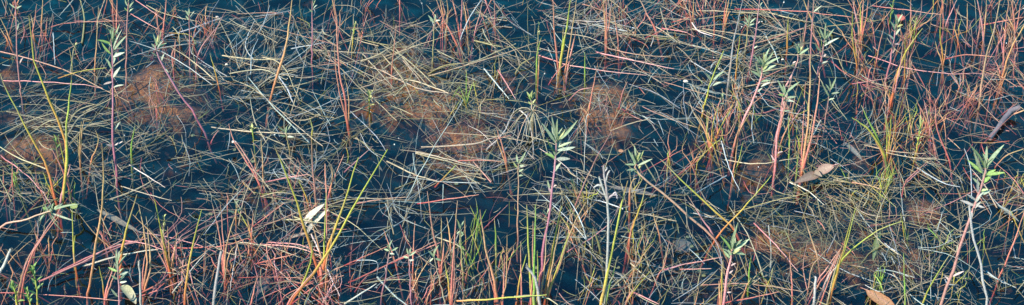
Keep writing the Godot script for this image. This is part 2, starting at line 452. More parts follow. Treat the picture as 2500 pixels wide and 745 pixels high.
	["tall tan-pink stalk standing in front of the thicket of red shoots", ["pt 6 2393,244 2405,151 2426,77 2444,-6"]],
	["", ["rd 6 2451,146 2452,101 2464,-6"]], ["long orange blade curving out beyond the thick grey stick", ["og 7 2446,194 2466,127 2499,64 2512,44", "rd 6 2448,194 2460,160 2475,120", "rd 5 2444,192 2438,165 2428,145"]],
	["", ["rd 5 2479,82 2475,40 2471,-5", "rd 5 2481,80 2488,40 2494,0", "og 4 2478,80 2466,50 2455,25"]], ["", ["rd 5 2505,225 2490,205 2476,185", "og 4 2506,222 2500,190 2484,170"]],
	["", ["pk 5 2312,55 2325,25 2338,-5", "og 4 2362,70 2362,40 2362,8", "rd 4 2330,75 2335,40 2342,12"]],
	["green-gold fan tuft with two long bowed blades", ["gr 6 2160,380 2134,320 2116,285 2103,257", "yg 6 2159,380 2124,320 2100,300 2080,287", "yg 4 2165,378 2166,330 2160,277", "og 4 2172,376 2182,330 2186,294", "ry 4 2168,378 2174,320 2176,280", "og 4 2178,374 2190,340 2200,310", "og 3 2155,380 2140,350 2135,330"]],
	["", ["pk 6 2271,318 2264,280 2257,246", "rd 5 2268,316 2256,280 2238,245", "rd 4 2262,312 2250,285 2246,260"]], ["", ["rd 4 2318,392 2288,317 2284,270 2283,240"]],
	["", ["yg 6 2251,745 2281,683 2327,609"]], ["", ["gr 5 2211,745 2208,680 2206,619"]],
	["red stalk slanting beside the orange-tipped litter at the far end of the pool", ["rd 5 2442,674 2477,592 2499,525 2506,500"]],
	["", ["rd 4 284,66 285,30 285,-5", "rd 4 276,45 275,20 274,-5"]], ["", ["rd 5 398,77 403,35 406,-5"]], ["", ["og 4 1100,600 1096,560 1090,530"]], ["", ["rd 4 1008,658 1010,600 1013,540"]], ["", ["rd 4 966,645 951,599 936,560"]],
	["", ["og 4 1908,345 1930,290 1945,215", "rd 6 1900,335 1910,290 1922,240", "pk 5 1897,325 1912,270 1935,180"]], ["", ["og 5 1796,352 1806,320 1822,290 1838,268", "rd 5 1793,356 1800,330 1812,300", "og 4 1792,355 1803,318 1808,296"]],
	["", ["og 4 1735,352 1728,315 1732,270", "og 5 1732,350 1712,300 1690,270", "rd 4 1730,348 1722,310 1705,280", "ry 4 1737,352 1740,310 1752,260"]],
	["", ["ry 5 1748,338 1765,300 1790,256"]], ["", ["og 4 1790,425 1796,390 1800,350", "yg 4 1796,420 1806,385 1815,345"]],
]

var FALLEN := [
	"pt 4 0,126 130,160 245,213 315,250", "pk 3 7,197 161,203 250,215", "rd 3 124,65 188,54 315,50", "pk 3 330,0 403,50", "pk 4 319,34 386,72", "wt 4 178,0 144,39", "bl 4 129,80 134,158", "pk 4 0,379 60,424 101,468 124,500",
	"wt 4 315,403 356,428 403,458", "tn 4 295,455 360,475 419,490", "pk 5 94,688 200,640 302,584", "pk 5 127,670 268,606 359,582", "wt 5 201,650 300,622 386,609", "pk 4 302,588 350,594 399,611", "pk 4 183,651 300,600 340,592", "rd 3 0,715 188,725 295,735",
	"rd 5 322,727 395,690 453,657", "rd 4 322,729 390,708 450,682", "bl 4 710,119 792,104", "pk 4 645,445 700,434 755,426", "wt 4 760,572 789,636 829,723", "rd 4 625,644 725,619", "pk 5 635,596 720,604 786,626", "pk 4 655,592 730,598 790,619",
	"tn 5 578,591 660,603 732,629", "pt 5 561,579 660,545 755,508", "rd 4 615,555 695,495", "rd 4 420,606 531,602 608,582", "wt 4 420,716 470,655 510,609", "rd 5 742,700 790,670 839,649", "rd 5 712,743 770,700 839,673", "wt 3 579,596 570,650 561,710",
	"tn 4 884,131 961,215", "tn 5 984,148 1005,172 1028,201", "tn 5 927,171 1018,215 1095,228", "tn 4 1001,64 1045,50", "tn 5 1068,124 1110,145", "tn 5 1259,107 1175,144 1125,168 1090,235", "bl 6 1182,168 1243,242", "pt 4 1259,188 1212,248", "pk 4 1216,171 1259,242",
	"tn 6 1028,359 1142,354 1202,337 1259,317", "tn 5 1014,371 1102,391 1175,411", "tn 5 1014,374 1080,391 1130,404", "tn 6 944,394 1010,425 1071,445", "tn 5 1071,445 1132,431 1165,448", "pt 4 867,498 935,486 998,481", "rd 4 1018,498 1169,475", "pk 4 840,421 910,357", "ry 5 1061,458 1113,403", "rd 3 1118,393 1175,391 1226,396", "pt 4 1199,445 1155,394",
	"bl 3 1082,451 1081,498", "yg 6 1115,735 1175,733 1259,726 1335,720", "wt 6 840,743 919,693", "rd 3 840,649 951,599", "rd 4 954,643 1075,592", "bl 3 870,636 919,639 920,673", "rd 4 850,690 960,640 1060,590", "pk 4 1312,134 1384,158 1461,171 1579,184", "pk 5 1455,127 1528,144 1646,168", "rd 4 1575,94 1679,47", "pk 4 1616,69 1679,79",
	"pk 4 1389,245 1414,221 1445,214", "dk 4 1350,235 1384,171", "wt 3 1443,278 1431,287 1429,344 1426,424", "tn 8 1255,725 1300,723 1337,728 1362,745", "pk 4 1384,616 1475,559 1515,498", "tn 6 1491,706 1538,663 1606,612", "pk 5 1545,713 1609,743", "pk 5 1622,659 1679,643", "rd 4 1794,22 1945,27 2079,42", "pt 5 1962,69 1861,101 1795,124", "pt 4 1969,80 1841,117",
	"pk 5 1965,250 1908,337", "wt 5 2004,294 1982,337", "bl 4 1761,344 1781,411 1806,465", "bl 5 1774,429 1697,473", "wt 4 1928,445 1975,468 2012,500", "pk 4 1841,545 1895,599 1949,663", "pt 3 1714,696 1828,693 1962,713", "rd 4 1771,740 1902,713", "pk 4 1660,648 1764,628", "pk 4 1660,658 1737,656",
	"pk 3 2120,136 2254,174 2432,181", "rd 4 2308,144 2358,134 2429,139", "pk 3 2080,205 2174,190", "pt 4 2315,184 2402,149", "rd 4 2395,62 2499,42", "rd 3 2130,14 2210,24 2298,36", "rd 5 2202,481 2214,441 2263,396", "pk 4 2214,446 2265,400", "rd 5 2447,280 2486,250", "og 6 2462,284 2505,268", "og 5 2429,411 2456,381 2499,364", "bl 5 2240,410 2300,445 2345,457",
	"pt 4 2080,445 2130,455 2150,463", "tn 5 1770,390 1850,400 1950,385", "tn 5 1490,320 1545,300 1590,290", "ol 6 1258,182 1270,160 1285,149 1304,139", "wt 5 1690,55 1705,75 1740,88", "rd 4 1640,55 1690,40", "tn 4 1690,70 1760,88 1790,100", "pt 4 420,660 470,640 520,600", "rd 3 560,640 600,610 640,560", "rd 3 1180,560 1240,500",
	"tn 5 880,150 930,130 990,90", "tn 5 900,200 960,150 1010,110", "tn 4 930,130 980,190 1010,250", "tn 4 960,110 1000,160 1050,215", "tn 4 880,215 950,190 1050,150", "tn 5 1095,228 1020,200 940,190", "tn 4 960,240 1000,190 1030,130", "tn 5 640,140 690,160 730,245", "bl 6 680,185 700,215 715,250", "tn 5 560,180 640,170 700,195", "tn 5 600,240 660,190 735,165", "tn 5 0,330 60,300 130,275 160,262", "tn 5 0,372 70,310 130,290", "tn 5 165,330 195,285 240,262", "tn 5 168,300 190,270 230,255", "tn 5 60,340 110,300 150,290", "tn 5 170,350 210,310 262,300",
]

# stem "class w base ... top", leaves, auto
var SEEDLINGS := [
	["tall purple-stemmed seedling with a leafy pale green top", "pp 7 285,440 278,350 273,250 273,134 275,95", ["lg 7 273,112 260,57", "lg 6 274,105 277,66", "lg 7 275,118 292,57", "pl 6 276,120 296,72", "lg 8 277,125 309,86", "bg 8 272,108 237,97", "bg 9 271,132 247,104", "pl 11 275,140 303,128", "pl 8 275,157 284,122", "lg 8 273,165 255,141", "lg 7 274,170 262,146", "pl 10 275,190 293,163", "pd 7 273,200 252,206", "pl 6 276,214 302,207", "pl 7 276,320 293,297", "pd 6 279,355 299,345", "pd 7 277,360 257,352", "lg 6 274,100 268,70", "yg 6 275,100 285,72", "lg 7 276,130 300,100"], []],
	["slanting pink-stemmed seedling over the orange silt", "pp 7 492,310 454,250 419,196 382,127 383,110", ["lg 6 382,115 373,82", "lg 6 383,112 393,73", "pl 7 384,118 397,100", "lg 9 385,117 406,105", "yg 6 383,112 386,85", "lg 6 382,138 367,126", "pl 7 392,152 401,130", "pl 6 400,166 411,178"], []],
	["tall thin brown stem with few leaves near the corner", "br 5 50,228 47,200 41,110 35,10 34,-20", ["lg 5 37,20 22,8", "lg 6 38,22 52,14", "pl 5 41,75 46,56", "pd 6 48,155 56,140"], []],
	["seedling with orange-brown stem cut by the far edge", "br 6 307,198 309,140 312,40 315,-25", ["lg 7 312,15 305,-2", "lg 7 313,22 326,4", "bg 6 312,28 303,18", "lg 6 313,30 325,20", "lg 7 312,8 318,-12"], []],
	["toppled pale seedling lying beside the tall yellow-bladed tuft", "pt 7 -4,557 50,540 100,522 132,512", ["lg 7 125,515 192,498", "lg 7 122,520 182,540", "lg 7 118,520 155,568", "lg 7 112,517 95,540", "bg 9 110,512 105,505", "lg 9 126,516 145,500", "lg 6 125,522 142,545", "lg 7 128,512 130,495", "lg 6 118,516 108,500"], []],
	["bright green sprout tallest of the three in the corner", "yg 5 92,748 88,700 80,660", [], [11, .5, 24, 7, "bg"]],
	["bright green sprout outermost in the corner", "yg 5 42,750 38,720 32,700", [], [9, .4, 22, 7, "bg"]],
	["small bright green sprout between two taller sprouts", "yg 4 74,750 70,730 66,714", [], [9, .4, 20, 7, "bg"]],
	["silvery seedling with a folded pale leaf at its foot", "pp 6 291,768 290,720 288,640", ["lg 7 288,655 283,608", "lg 8 289,655 312,618", "bg 8 287,663 264,653", "pl 9 290,672 313,664", "lg 8 287,682 270,672", "pl 7 291,690 309,687", "lg 6 288,650 296,615", "lg 7 289,668 300,655", "lg 7 287,725 270,705"], []],
	["small seedling rising from red shoots near the far edge", "br 5 463,160 462,90 461,34", ["lg 6 461,40 452,25", "lg 6 462,38 461,20", "pl 6 463,42 474,28", "lg 6 461,48 453,38"], []],
	["thin seedling with pink stem and few leaves behind the straw", "pp 5 762,148 762,90 764,-10", ["lg 7 764,8 762,-5", "pl 7 765,22 774,12", "lg 6 763,30 754,22", "lg 5 764,15 770,0"], []],
	["small four-leaved seedling amid tan straw", "ol 5 706,366 702,345 698,322", ["lg 7 697,322 676,306", "lg 7 699,322 711,304", "lg 7 697,333 682,330", "pl 8 700,334 718,335", "lg 6 698,326 700,308"], []],
	["tiny green sprout behind the small four-leaved seedling", "gr 4 617,330 616,322 615,316", [], [4, .5, 18, 6, "yg"]],
	["blue-green cross-leaved seedling behind the broad silt mound", "ol 5 1056,150 1058,100 1060,50", ["lg 7 1058,52 1045,37", "lg 7 1060,50 1064,34", "pl 7 1062,52 1075,49", "lg 6 1060,56 1049,47"], []],
	["yellow sprout on a thin stem left of the red stalk clump", "yg 4 860,105 863,80 867,60", [], [7, .55, 16, 5, "yg"]],
	["yellow-green upright sprout on the silt edge", "yg 4 901,262 901,245 902,232", [], [7, .35, 22, 7, "yg"]],
	["pink-stemmed seedling farthest left in the trio", "pp 5 932,722 942,670 952,612", ["lg 7 952,612 957,586", "lg 7 953,612 972,604", "lg 7 950,613 937,608", "pl 6 951,620 963,621", "lg 6 951,608 945,596"], [4, .5, 14, 4, "pd"]],
	["pink-stemmed seedling in the middle of the trio", "pp 5 1004,748 1001,680 998,625", ["lg 7 998,625 1003,604", "lg 7 1000,625 1016,614", "lg 7 997,630 984,627", "pl 6 1000,637 1011,635", "lg 6 998,622 993,606"], [4, .5, 14, 4, "pd"]],
	["seedling of the trio on a tan stem with a tall leaf", "tn 4 1085,738 1072,680 1060,628", ["lg 8 1060,628 1070,599", "lg 7 1059,628 1045,612", "lg 8 1062,632 1078,637", "lg 6 1058,630 1048,640"], []],
	["slim seedling beside the tall salmon stalk", "ol 5 1130,668 1126,610 1124,556", ["lg 7 1124,560 1117,540", "lg 7 1125,556 1133,539", "lg 6 1125,565 1132,574", "lg 6 1123,565 1115,572"], [4, .45, 13, 4, "pl"]],
	["broad-leaved pale seedling with long star of leaves", "pp 8 1320,672 1329,596 1342,498 1354,391 1358,342", ["lg 9 1356,350 1323,301", "lg 8 1358,340 1347,283", "lg 8 1360,338 1361,290", "lg 9 1360,346 1410,294", "pl 8 1357,345 1347,309", "yg 8 1362,345 1380,315", "bg 10 1355,372 1334,335", "pl 9 1358,366 1371,340", "pl 11 1360,367 1405,359", "lg 9 1362,360 1397,346", "bg 9 1355,386 1330,374", "pl 12 1357,389 1392,388", "pl 9 1352,421 1371,396", "lg 7 1355,380 1345,352", "pd 6 1346,457 1359,452", "lg 6 1343,462 1337,440", "pd 7 1344,470 1338,455", "lg 6 1336,520 1350,500", "lg 6 1335,530 1325,512"], []],
	["bright yellow-green tip of a seedling above the dry rosette", "tn 6 1300,300 1298,270 1297,240", ["yg 8 1297,243 1286,224", "yg 8 1297,240 1300,221", "yg 8 1298,241 1305,225", "bg 7 1297,245 1290,230", "yg 7 1299,255 1308,242", "yg 6 1297,255 1290,248"], []],
	["thin leafy seedling at the tall pink-based stalks", "ol 5 1311,150 1313,100 1315,62", [], [5, .5, 14, 5, "yg"]],
	["slender seedling left of the broad-leaved pale one", "pt 5 1264,565 1264,500 1266,400", ["lg 8 1265,400 1284,370", "lg 7 1264,397 1261,377", "lg 7 1268,405 1280,404", "lg 7 1267,420 1278,413", "yg 6 1263,410 1253,396", "lg 6 1266,430 1277,428"], []],
	["wispy slanting seedling on a long bare pink stem", "pt 7 1748,588 1650,500 1561,424 1553,390", ["lg 7 1553,400 1533,365", "lg 7 1555,395 1549,355", "yg 7 1556,395 1572,368", "lg 8 1556,405 1593,388", "lg 7 1552,403 1526,402", "lg 7 1553,415 1530,416", "yg 7 1560,412 1568,400", "lg 6 1554,398 1542,372", "yg 6 1556,392 1562,372"], []],
	["bushy glaucous seedling with a stout pink stem", "pk 8 1796,352 1808,310 1838,250 1858,188 1863,160", ["lg 8 1860,165 1839,133", "lg 8 1862,160 1879,117", "lg 9 1866,162 1905,140", "lg 10 1862,176 1896,158", "lg 9 1858,190 1832,172", "lg 8 1857,200 1882,197", "pl 7 1858,212 1881,201", "lg 7 1855,182 1845,150", "yg 8 1863,160 1865,128", "lg 8 1864,162 1890,125", "lg 7 1861,170 1850,140", "yg 8 1862,172 1880,150", "pl 6 1848,225 1862,214", "lg 7 1864,158 1872,130"], []],
	["tall purple stem with pale scraps of leaf in the straw", "pp 6 1832,165 1838,127 1848,57 1856,-10", ["pd 6 1846,60 1856,52", "pl 6 1852,20 1862,5", "pd 6 1842,95 1833,86", "pl 6 1840,118 1850,112"], []],
	["small fan-leaved seedling behind the bushy glaucous one", "ol 5 1821,116 1825,80 1828,55", ["lg 6 1828,58 1818,40", "lg 6 1828,55 1830,35", "lg 6 1830,58 1846,43", "lg 6 1827,62 1814,52", "lg 6 1829,62 1842,58"], []],
	["seedling with three pale leaves on a leaning pink stem", "pk 6 1905,290 1918,215 1944,160 1948,132", ["lg 7 1948,132 1940,103", "yg 8 1950,130 1960,113", "lg 8 1952,133 1976,117", "lg 7 1948,128 1951,105", "pd 6 1944,150 1935,155"], []],
	["low seedling crossing the crimson stalk bases", "pk 7 1890,420 1898,330 1908,284 1916,238", ["lg 8 1917,232 1899,195", "lg 9 1920,227 1953,199", "bg 8 1915,233 1900,231", "lg 8 1920,238 1944,236", "lg 7 1917,228 1912,205", "pl 7 1918,245 1940,248", "pd 6 1897,375 1912,370", "pd 6 1893,395 1882,378"], []],
	["tall purple stem rising behind the salmon stalks", "pp 6 1978,180 1979,134 1982,67 1990,-10", ["pl 6 1986,30 2006,14", "pd 5 1983,55 1978,48"], []],
	["red-budded seedling with long narrow leaves", "pp 6 1982,245 1995,185 2009,134 2014,92", ["lg 7 2013,95 2000,65", "lg 7 2015,93 2017,55", "lg 7 2016,95 2037,70", "pl 8 2012,113 2049,92", "lg 8 2008,126 1990,105", "lg 7 2014,98 2024,72", "pl 6 2005,155 2022,149", "pd 7 2011,140 2006,134", "pd 7 2012,138 2017,132"], []],
	["fine-leaved seedling behind the curled brown leaf", "br 5 2014,300 2020,260 2028,215", ["lg 7 2025,237 2005,200", "lg 7 2028,220 2042,188", "lg 7 2030,229 2050,226", "lg 6 2028,215 2024,190", "lg 6 2022,245 2038,240", "lg 6 2026,222 2016,205"], []],
	["yellow-stemmed seedling with few blue-green leaves", "yg 6 1716,270 1722,248 1740,188 1767,124", ["lg 8 1738,197 1723,178", "lg 8 1741,196 1768,174", "pl 7 1740,210 1762,200", "lg 7 1748,170 1764,135"], []],
	["small low seedling below the yellow-stemmed one", "pp 4 1752,262 1760,245 1762,236", [], [6, .4, 17, 5, "lg"]],
	["star-topped seedling on a pink stem in open water", "pk 8 1766,762 1774,683 1784,629 1788,606", ["lg 10 1787,612 1801,545", "lg 9 1786,610 1785,576", "lg 9 1788,606 1812,585", "lg 12 1792,612 1830,583", "bg 8 1785,613 1759,576", "lg 9 1793,618 1821,622", "lg 9 1783,630 1767,612", "lg 8 1786,625 1778,610", "yg 8 1790,620 1808,608", "pd 6 1784,650 1797,643", "pd 5 1774,714 1786,713", "pd 5 1780,668 1790,660", "pd 5 1771,730 1777,722"], []],
	["lavender-stemmed seedling in front of a round red leaf", "pp 6 2164,190 2177,134 2186,84 2189,58", ["lg 7 2187,60 2185,34", "lg 8 2190,60 2204,34", "lg 8 2185,74 2174,51", "yg 7 2190,66 2205,60", "pl 8 2187,86 2200,68", "pl 7 2183,97 2169,84", "pd 6 2184,108 2198,108", "pd 7 2178,121 2173,98", "lg 6 2188,66 2190,42", "pd 6 2179,130 2186,118"], []],
	["pale green upright sprout near the lavender-stemmed seedling", "gr 4 2234,70 2236,55 2238,48", [], [7, .3, 16, 5, "yg"]],
	["thin green sprout cut by the far edge near the red leaf", "gr 4 2174,45 2178,25 2182,0", [], [5, .4, 16, 5, "bg"]],
	["yellowing seedling beside the green-gold fan tuft", "yg 5 2238,365 2244,335 2248,300", [], [12, .3, 20, 6, "yg"]],
	["large long-leaved seedling on a bare brown stem", "br 9 2299,748 2328,656 2362,555 2389,481 2402,431 2406,405", ["lg 10 2405,411 2410,357", "lg 13 2408,409 2451,353", "yg 9 2404,411 2368,354", "lg 9 2400,421 2378,367", "bg 10 2398,423 2363,391", "bg 10 2408,426 2454,421", "bg 10 2405,431 2432,414", "bg 12 2400,446 2421,429", "lg 9 2395,456 2375,434", "bg 8 2393,466 2413,462", "pl 10 2390,477 2420,464", "gy 8 2388,472 2387,435", "gy 8 2385,492 2360,474", "gy 9 2378,503 2345,489", "gy 8 2380,500 2405,508", "gy 8 2376,510 2395,492", "gy 7 2374,512 2372,540", "pd 7 2325,676 2354,662", "pd 6 2322,690 2305,672", "pl 6 2340,620 2338,598", "gy 8 2382,495 2398,470"], []],
	["small pale sprout between tan straw near the dry rosette", "ol 4 1400,470 1398,455 1396,445", [], [4, .5, 15, 5, "lg"]],
	["olive sprout with tiny leaves behind the orange tuft", "ol 4 398,590 399,560 401,530", [], [8, .35, 11, 5, "yg"]],
	["pale sprout at the crossing of red stalks", "og 4 575,530 576,515 577,500", [], [5, .4, 17, 5, "lg"]],
	["yellow-green sprout on a pale withered stem", "tn 5 178,130 180,122 183,112", [], [6, .3, 15, 5, "yg"]],
	["sparse green sprout by the tall yellow-bladed tuft", "ol 4 140,375 138,360 136,345", [], [6, .4, 22, 5, "bg"]],
]

# centre x, y, spread x, y, tufts, blades, height, classes: small tufts that fill the pool
var SMALL := [
	[2360, 60, 150, 70, 20, 5, 85, "rd pt og pk ry tn yg pt"], [2200, 220, 120, 70, 13, 5, 60, "rd og pt ry tn"], [2400, 200, 100, 70, 12, 5, 65, "rd pt pk og"], [2130, 60, 60, 60, 6, 5, 70, "rd og"],
	[1550, 40, 180, 60, 16, 5, 75, "rd og tn pk"], [1700, 30, 120, 50, 10, 5, 80, "rd og tn"], [1130, 30, 90, 40, 8, 5, 70, "rd og pk"], [900, 40, 110, 50, 8, 4, 60, "rd og"],
	[470, 100, 50, 70, 10, 5, 50, "rd og br"], [200, 60, 200, 60, 12, 3, 60, "rd og"], [120, 620, 140, 90, 9, 4, 60, "rd og"], [430, 650, 180, 70, 12, 5, 60, "rd og pk"],
	[760, 680, 120, 50, 8, 4, 60, "rd pk og"], [1100, 680, 150, 60, 12, 4, 65, "rd og tn"], [1200, 620, 60, 80, 6, 5, 60, "gr yg og"], [1560, 660, 160, 70, 12, 4, 55, "og yg tn"],
	[1450, 520, 120, 70, 10, 4, 60, "tn og yg"], [1700, 330, 90, 80, 10, 5, 65, "og rd yg"], [1780, 240, 60, 50, 6, 5, 55, "yg gr og"], [1930, 330, 60, 70, 8, 5, 60, "yg rd tn"],
	[2190, 330, 60, 50, 10, 5, 70, "og yg ry"], [2300, 300, 80, 60, 10, 5, 55, "rd og"], [2080, 470, 130, 50, 10, 5, 45, "yg gr tn"], [2430, 480, 70, 70, 8, 5, 45, "yg og tn"],
	[1850, 720, 150, 40, 8, 4, 45, "tn og yg"], [650, 460, 130, 60, 10, 4, 60, "rd og br"], [330, 230, 120, 60, 7, 3, 40, "br rd og"], [1480, 300, 80, 60, 10, 4, 45, "br og tn"],
	[1150, 230, 70, 60, 8, 4, 45, "gr yg tn"], [80, 460, 100, 50, 8, 4, 45, "gr rd yg"], [2300, 640, 160, 80, 10, 5, 40, "gr tn yg"],
]
# centre x, y, spread x, y, straws, length px, heading degrees, spread degrees, classes: floating dead straw
var STRAW := [
	[690, 205, 120, 75, 330, 95, 35, 60, "tn tn tn bl"], [760, 420, 170, 100, 420, 85, 0, 90, "tn tn tn ol bl"], [1010, 185, 150, 85, 300, 110, -15, 60, "tn tn ol"], [160, 290, 140, 60, 200, 100, 25, 45, "tn tn ol"],
	[1440, 40, 150, 60, 260, 90, -20, 70, "tn tn wt bl"], [1620, 100, 190, 80, 330, 90, 0, 70, "tn tn pt"], [1850, 55, 150, 65, 330, 80, 30, 80, "tn tn tn ol"], [1700, 180, 180, 60, 150, 80, 0, 80, "tn bl"],
	[1285, 330, 80, 55, 120, 75, 10, 80, "tn tn wt"], [1430, 490, 130, 65, 210, 75, 20, 80, "tn tn ol bl"], [1560, 560, 170, 110, 330, 75, 10, 90, "tn ol bl tn"], [1990, 480, 140, 60, 300, 60, -10, 80, "tn ol ol"],
	[2180, 470, 190, 90, 320, 60, 10, 80, "tn ol tn"], [2300, 610, 190, 120, 480, 60, -5, 90, "tn bl tn ol"], [1110, 440, 160, 60, 170, 90, 5, 70, "tn tn bl"], [390, 430, 130, 70, 190, 80, -15, 70, "tn tn"],
	[80, 440, 120, 70, 150, 70, 10, 80, "tn ol"], [590, 640, 190, 90, 300, 75, 15, 60, "tn pk tn rd"], [880, 640, 200, 90, 260, 80, 20, 70, "tn pt rd bl"], [150, 90, 190, 90, 190, 85, 10, 80, "tn pt ol"],
	[560, 70, 150, 80, 240, 80, 0, 90, "tn tn bl"], [870, 70, 120, 70, 170, 80, 20, 80, "tn pt"], [2280, 170, 220, 150, 230, 65, 0, 80, "rd pk pt tn og pt"], [2400, 320, 120, 80, 170, 60, 10, 70, "tn rd pt"],
	[1790, 330, 160, 90, 200, 75, -20, 80, "tn bl pt"], [1850, 650, 200, 90, 180, 70, 0, 80, "tn ol pt"], [1250, 130, 120, 80, 130, 80, 20, 80, "tn ol"], [2060, 290, 120, 90, 170, 60, 0, 90, "tn ol rd"],
	[1250, 372, 1250, 380, 1100, 60, 0, 90, "tn ol pt bl rd"], [1250, 372, 1251, 380, 2600, 40, 0, 90, "tn tn ol bl yg"],
]
# submerged grass, seen dim through the water: centre, spread, count, length, classes
var SUNK := [[1250, 372, 1300, 400, 1500, 55, "ol dk ol"], [1000, 200, 160, 90, 160, 70, "ol tn"], [480, 200, 90, 80, 130, 60, "dk ol"], [2050, 580, 160, 90, 220, 55, "ol ol"], [1480, 270, 90, 70, 120, 55, "ol tn"], [1140, 330, 100, 70, 120, 45, "dk ol"]]
# orange silt mounds under the water: x, y, half width, half height, strength
var MOUNDS := [[370, 190, 52, 50, 1.0], [425, 262, 44, 20, .9], [95, 335, 55, 26, 1.0], [55, 250, 70, 30, .45], [490, 75, 40, 20, .6], [15, 145, 30, 22, .7], [1000, 175, 65, 70, 1.0], [1055, 240, 58, 32, 1.0], [900, 240, 46, 20, .85], [1215, 255, 40, 28, .8], [1140, 325, 52, 40, 1.0], [1125, 385, 46, 24, .6], [1475, 215, 50, 35, 1.0], [1490, 275, 40, 35, .95], [1885, 562, 42, 30, .95], [2010, 605, 78, 28, .95], [1865, 385, 34, 36, .75], [2090, 480, 52, 34, .5], [2260, 490, 42, 30, .75], [2235, 600, 26, 26, .7], [2115, 350, 22, 20, .45], [2135, 560, 50, 40, .4], [2215, 725, 40, 26, .6], [1200, 150, 60, 14, .6], [470, 190, 40, 55, .4], [1700, 715, 40, 24, .4], [2470, 430, 50, 26, .35], [1180, 300, 60, 60, .3], [400, 220, 90, 60, .35], [1330, 150, 40, 20, .35]]

func build_ground() -> void:
	for m in MOUNDS:
		var c := at(m[0], m[1], -0.02)
		mounds.append([c.x, c.z, m[2] * PX * 1.4, m[3] * PX / sin(deg_to_rad(PITCH)) * 1.4, m[4]])
	var B := Buf.new()
	var nx := 440
	var nz := 260
	var x0 := -1.5
	var z0 := -1.0
	var step := 3.0 / nx
	for j in nz + 1:
		for i in nx + 1:
			var x := x0 + i * step
			var z := z0 + j * step
			# the rim of the sheet runs out to the far shore
			if i == 0: x = -9.0
			elif i == nx: x = 9.0
			if j == 0: z = -12.0
			elif j == nz: z = 5.0
			B.v.append(Vector3(x, bottom(x, z), z))
			var n1 := noise.get_noise_2d(x * 22.0 + 9.0, z * 22.0)
			var n2 := noise.get_noise_2d(x * 70.0, z * 70.0 + 30.0)
			var n4 := noise.get_noise_2d(x * 10.0 + 80.0, z * 10.0)
			var n3 := noise.get_noise_2d(x * 6.0 + 200.0, z * 6.0)
			var w := clampf((silt(x, z) * 1.4 + n1 * .75 + n2 * .55 + n4 * .6 - .38) * 1.3, 0.0, 1.0)
			var peat := Color(.0025, .0025, .003).lerp(Color(.030, .011, .011), clampf(.05 + n3 * 1.5 + n2 * .5, 0, 1))
			var sand := Color(.74, .34, .11).lerp(Color(.40, .16, .055), clampf(.5 + n2 * 1.2 + n1 * .5, 0, 1))
			B.c.append(peat.lerp(sand, w * w * (3 - 2 * w)))
	for j in nz + 1:
		for i in nx + 1:
			var q := j * (nx + 1) + i
			var dx := B.v[q + (1 if i < nx else 0)] - B.v[q - (1 if i > 0 else 0)]
			var dz := B.v[q + (nx + 1 if j < nz else 0)] - B.v[q - (nx + 1 if j > 0 else 0)]
			B.n.append(dz.cross(dx).normalized())
	for j in nz:
		for i in nx:
			var q := j * (nx + 1) + i
			B.i.append_array([q, q + 1, q + nx + 2, q, q + nx + 2, q + nx + 1])
	var o := single("ground", B, M.mud, Vector3.ZERO)
	tag(o, "dark peaty bottom of the pool with orange silt patches", "", "", "structure")

func build_water() -> void:
	var B := Buf.new()
	var n := 150
	for j in n + 1:
		for i in n + 1:
			var x := -1.6 + 3.2 * i / n
			var z := -1.2 + 2.4 * j / n
			if i == 0: x = -9.0
			elif i == n: x = 9.0
			if j == 0: z = -12.0
			elif j == n: z = 5.0
			B.v.append(Vector3(x, 0, z))
			var e := .01
			var gx := noise.get_noise_2d((x + e) * 16, z * 16) - noise.get_noise_2d((x - e) * 16, z * 16)
			var gz := noise.get_noise_2d(x * 16, (z + e) * 16) - noise.get_noise_2d(x * 16, (z - e) * 16)
			B.n.append(Vector3(-gx * .2, 1, -gz * .2).normalized())
			B.c.append(Color.WHITE)
	for j in n:
		for i in n:
			var q := j * (n + 1) + i
			B.i.append_array([q, q + 1, q + n + 2, q, q + n + 2, q + n + 1])
	var o := single("water", B, M.water, Vector3.ZERO)
	tag(o, "still shallow water mirroring the blue sky", "", "", "structure")
	# the peat-brown depth of the water
	var f := FogVolume.new()
	f.name = "water_depth"
	f.shape = RenderingServer.FOG_VOLUME_SHAPE_BOX
	f.size = Vector3(17.0, 0.148, 16.0)
	f.position = Vector3(0, -0.076, -3.5)
	var fm := FogMaterial.new()
	fm.albedo = Color(.06, .08, .10)
	fm.density = 5.0
	f.material = fm
	f.set_meta("kind", "structure")
	add_child(f)

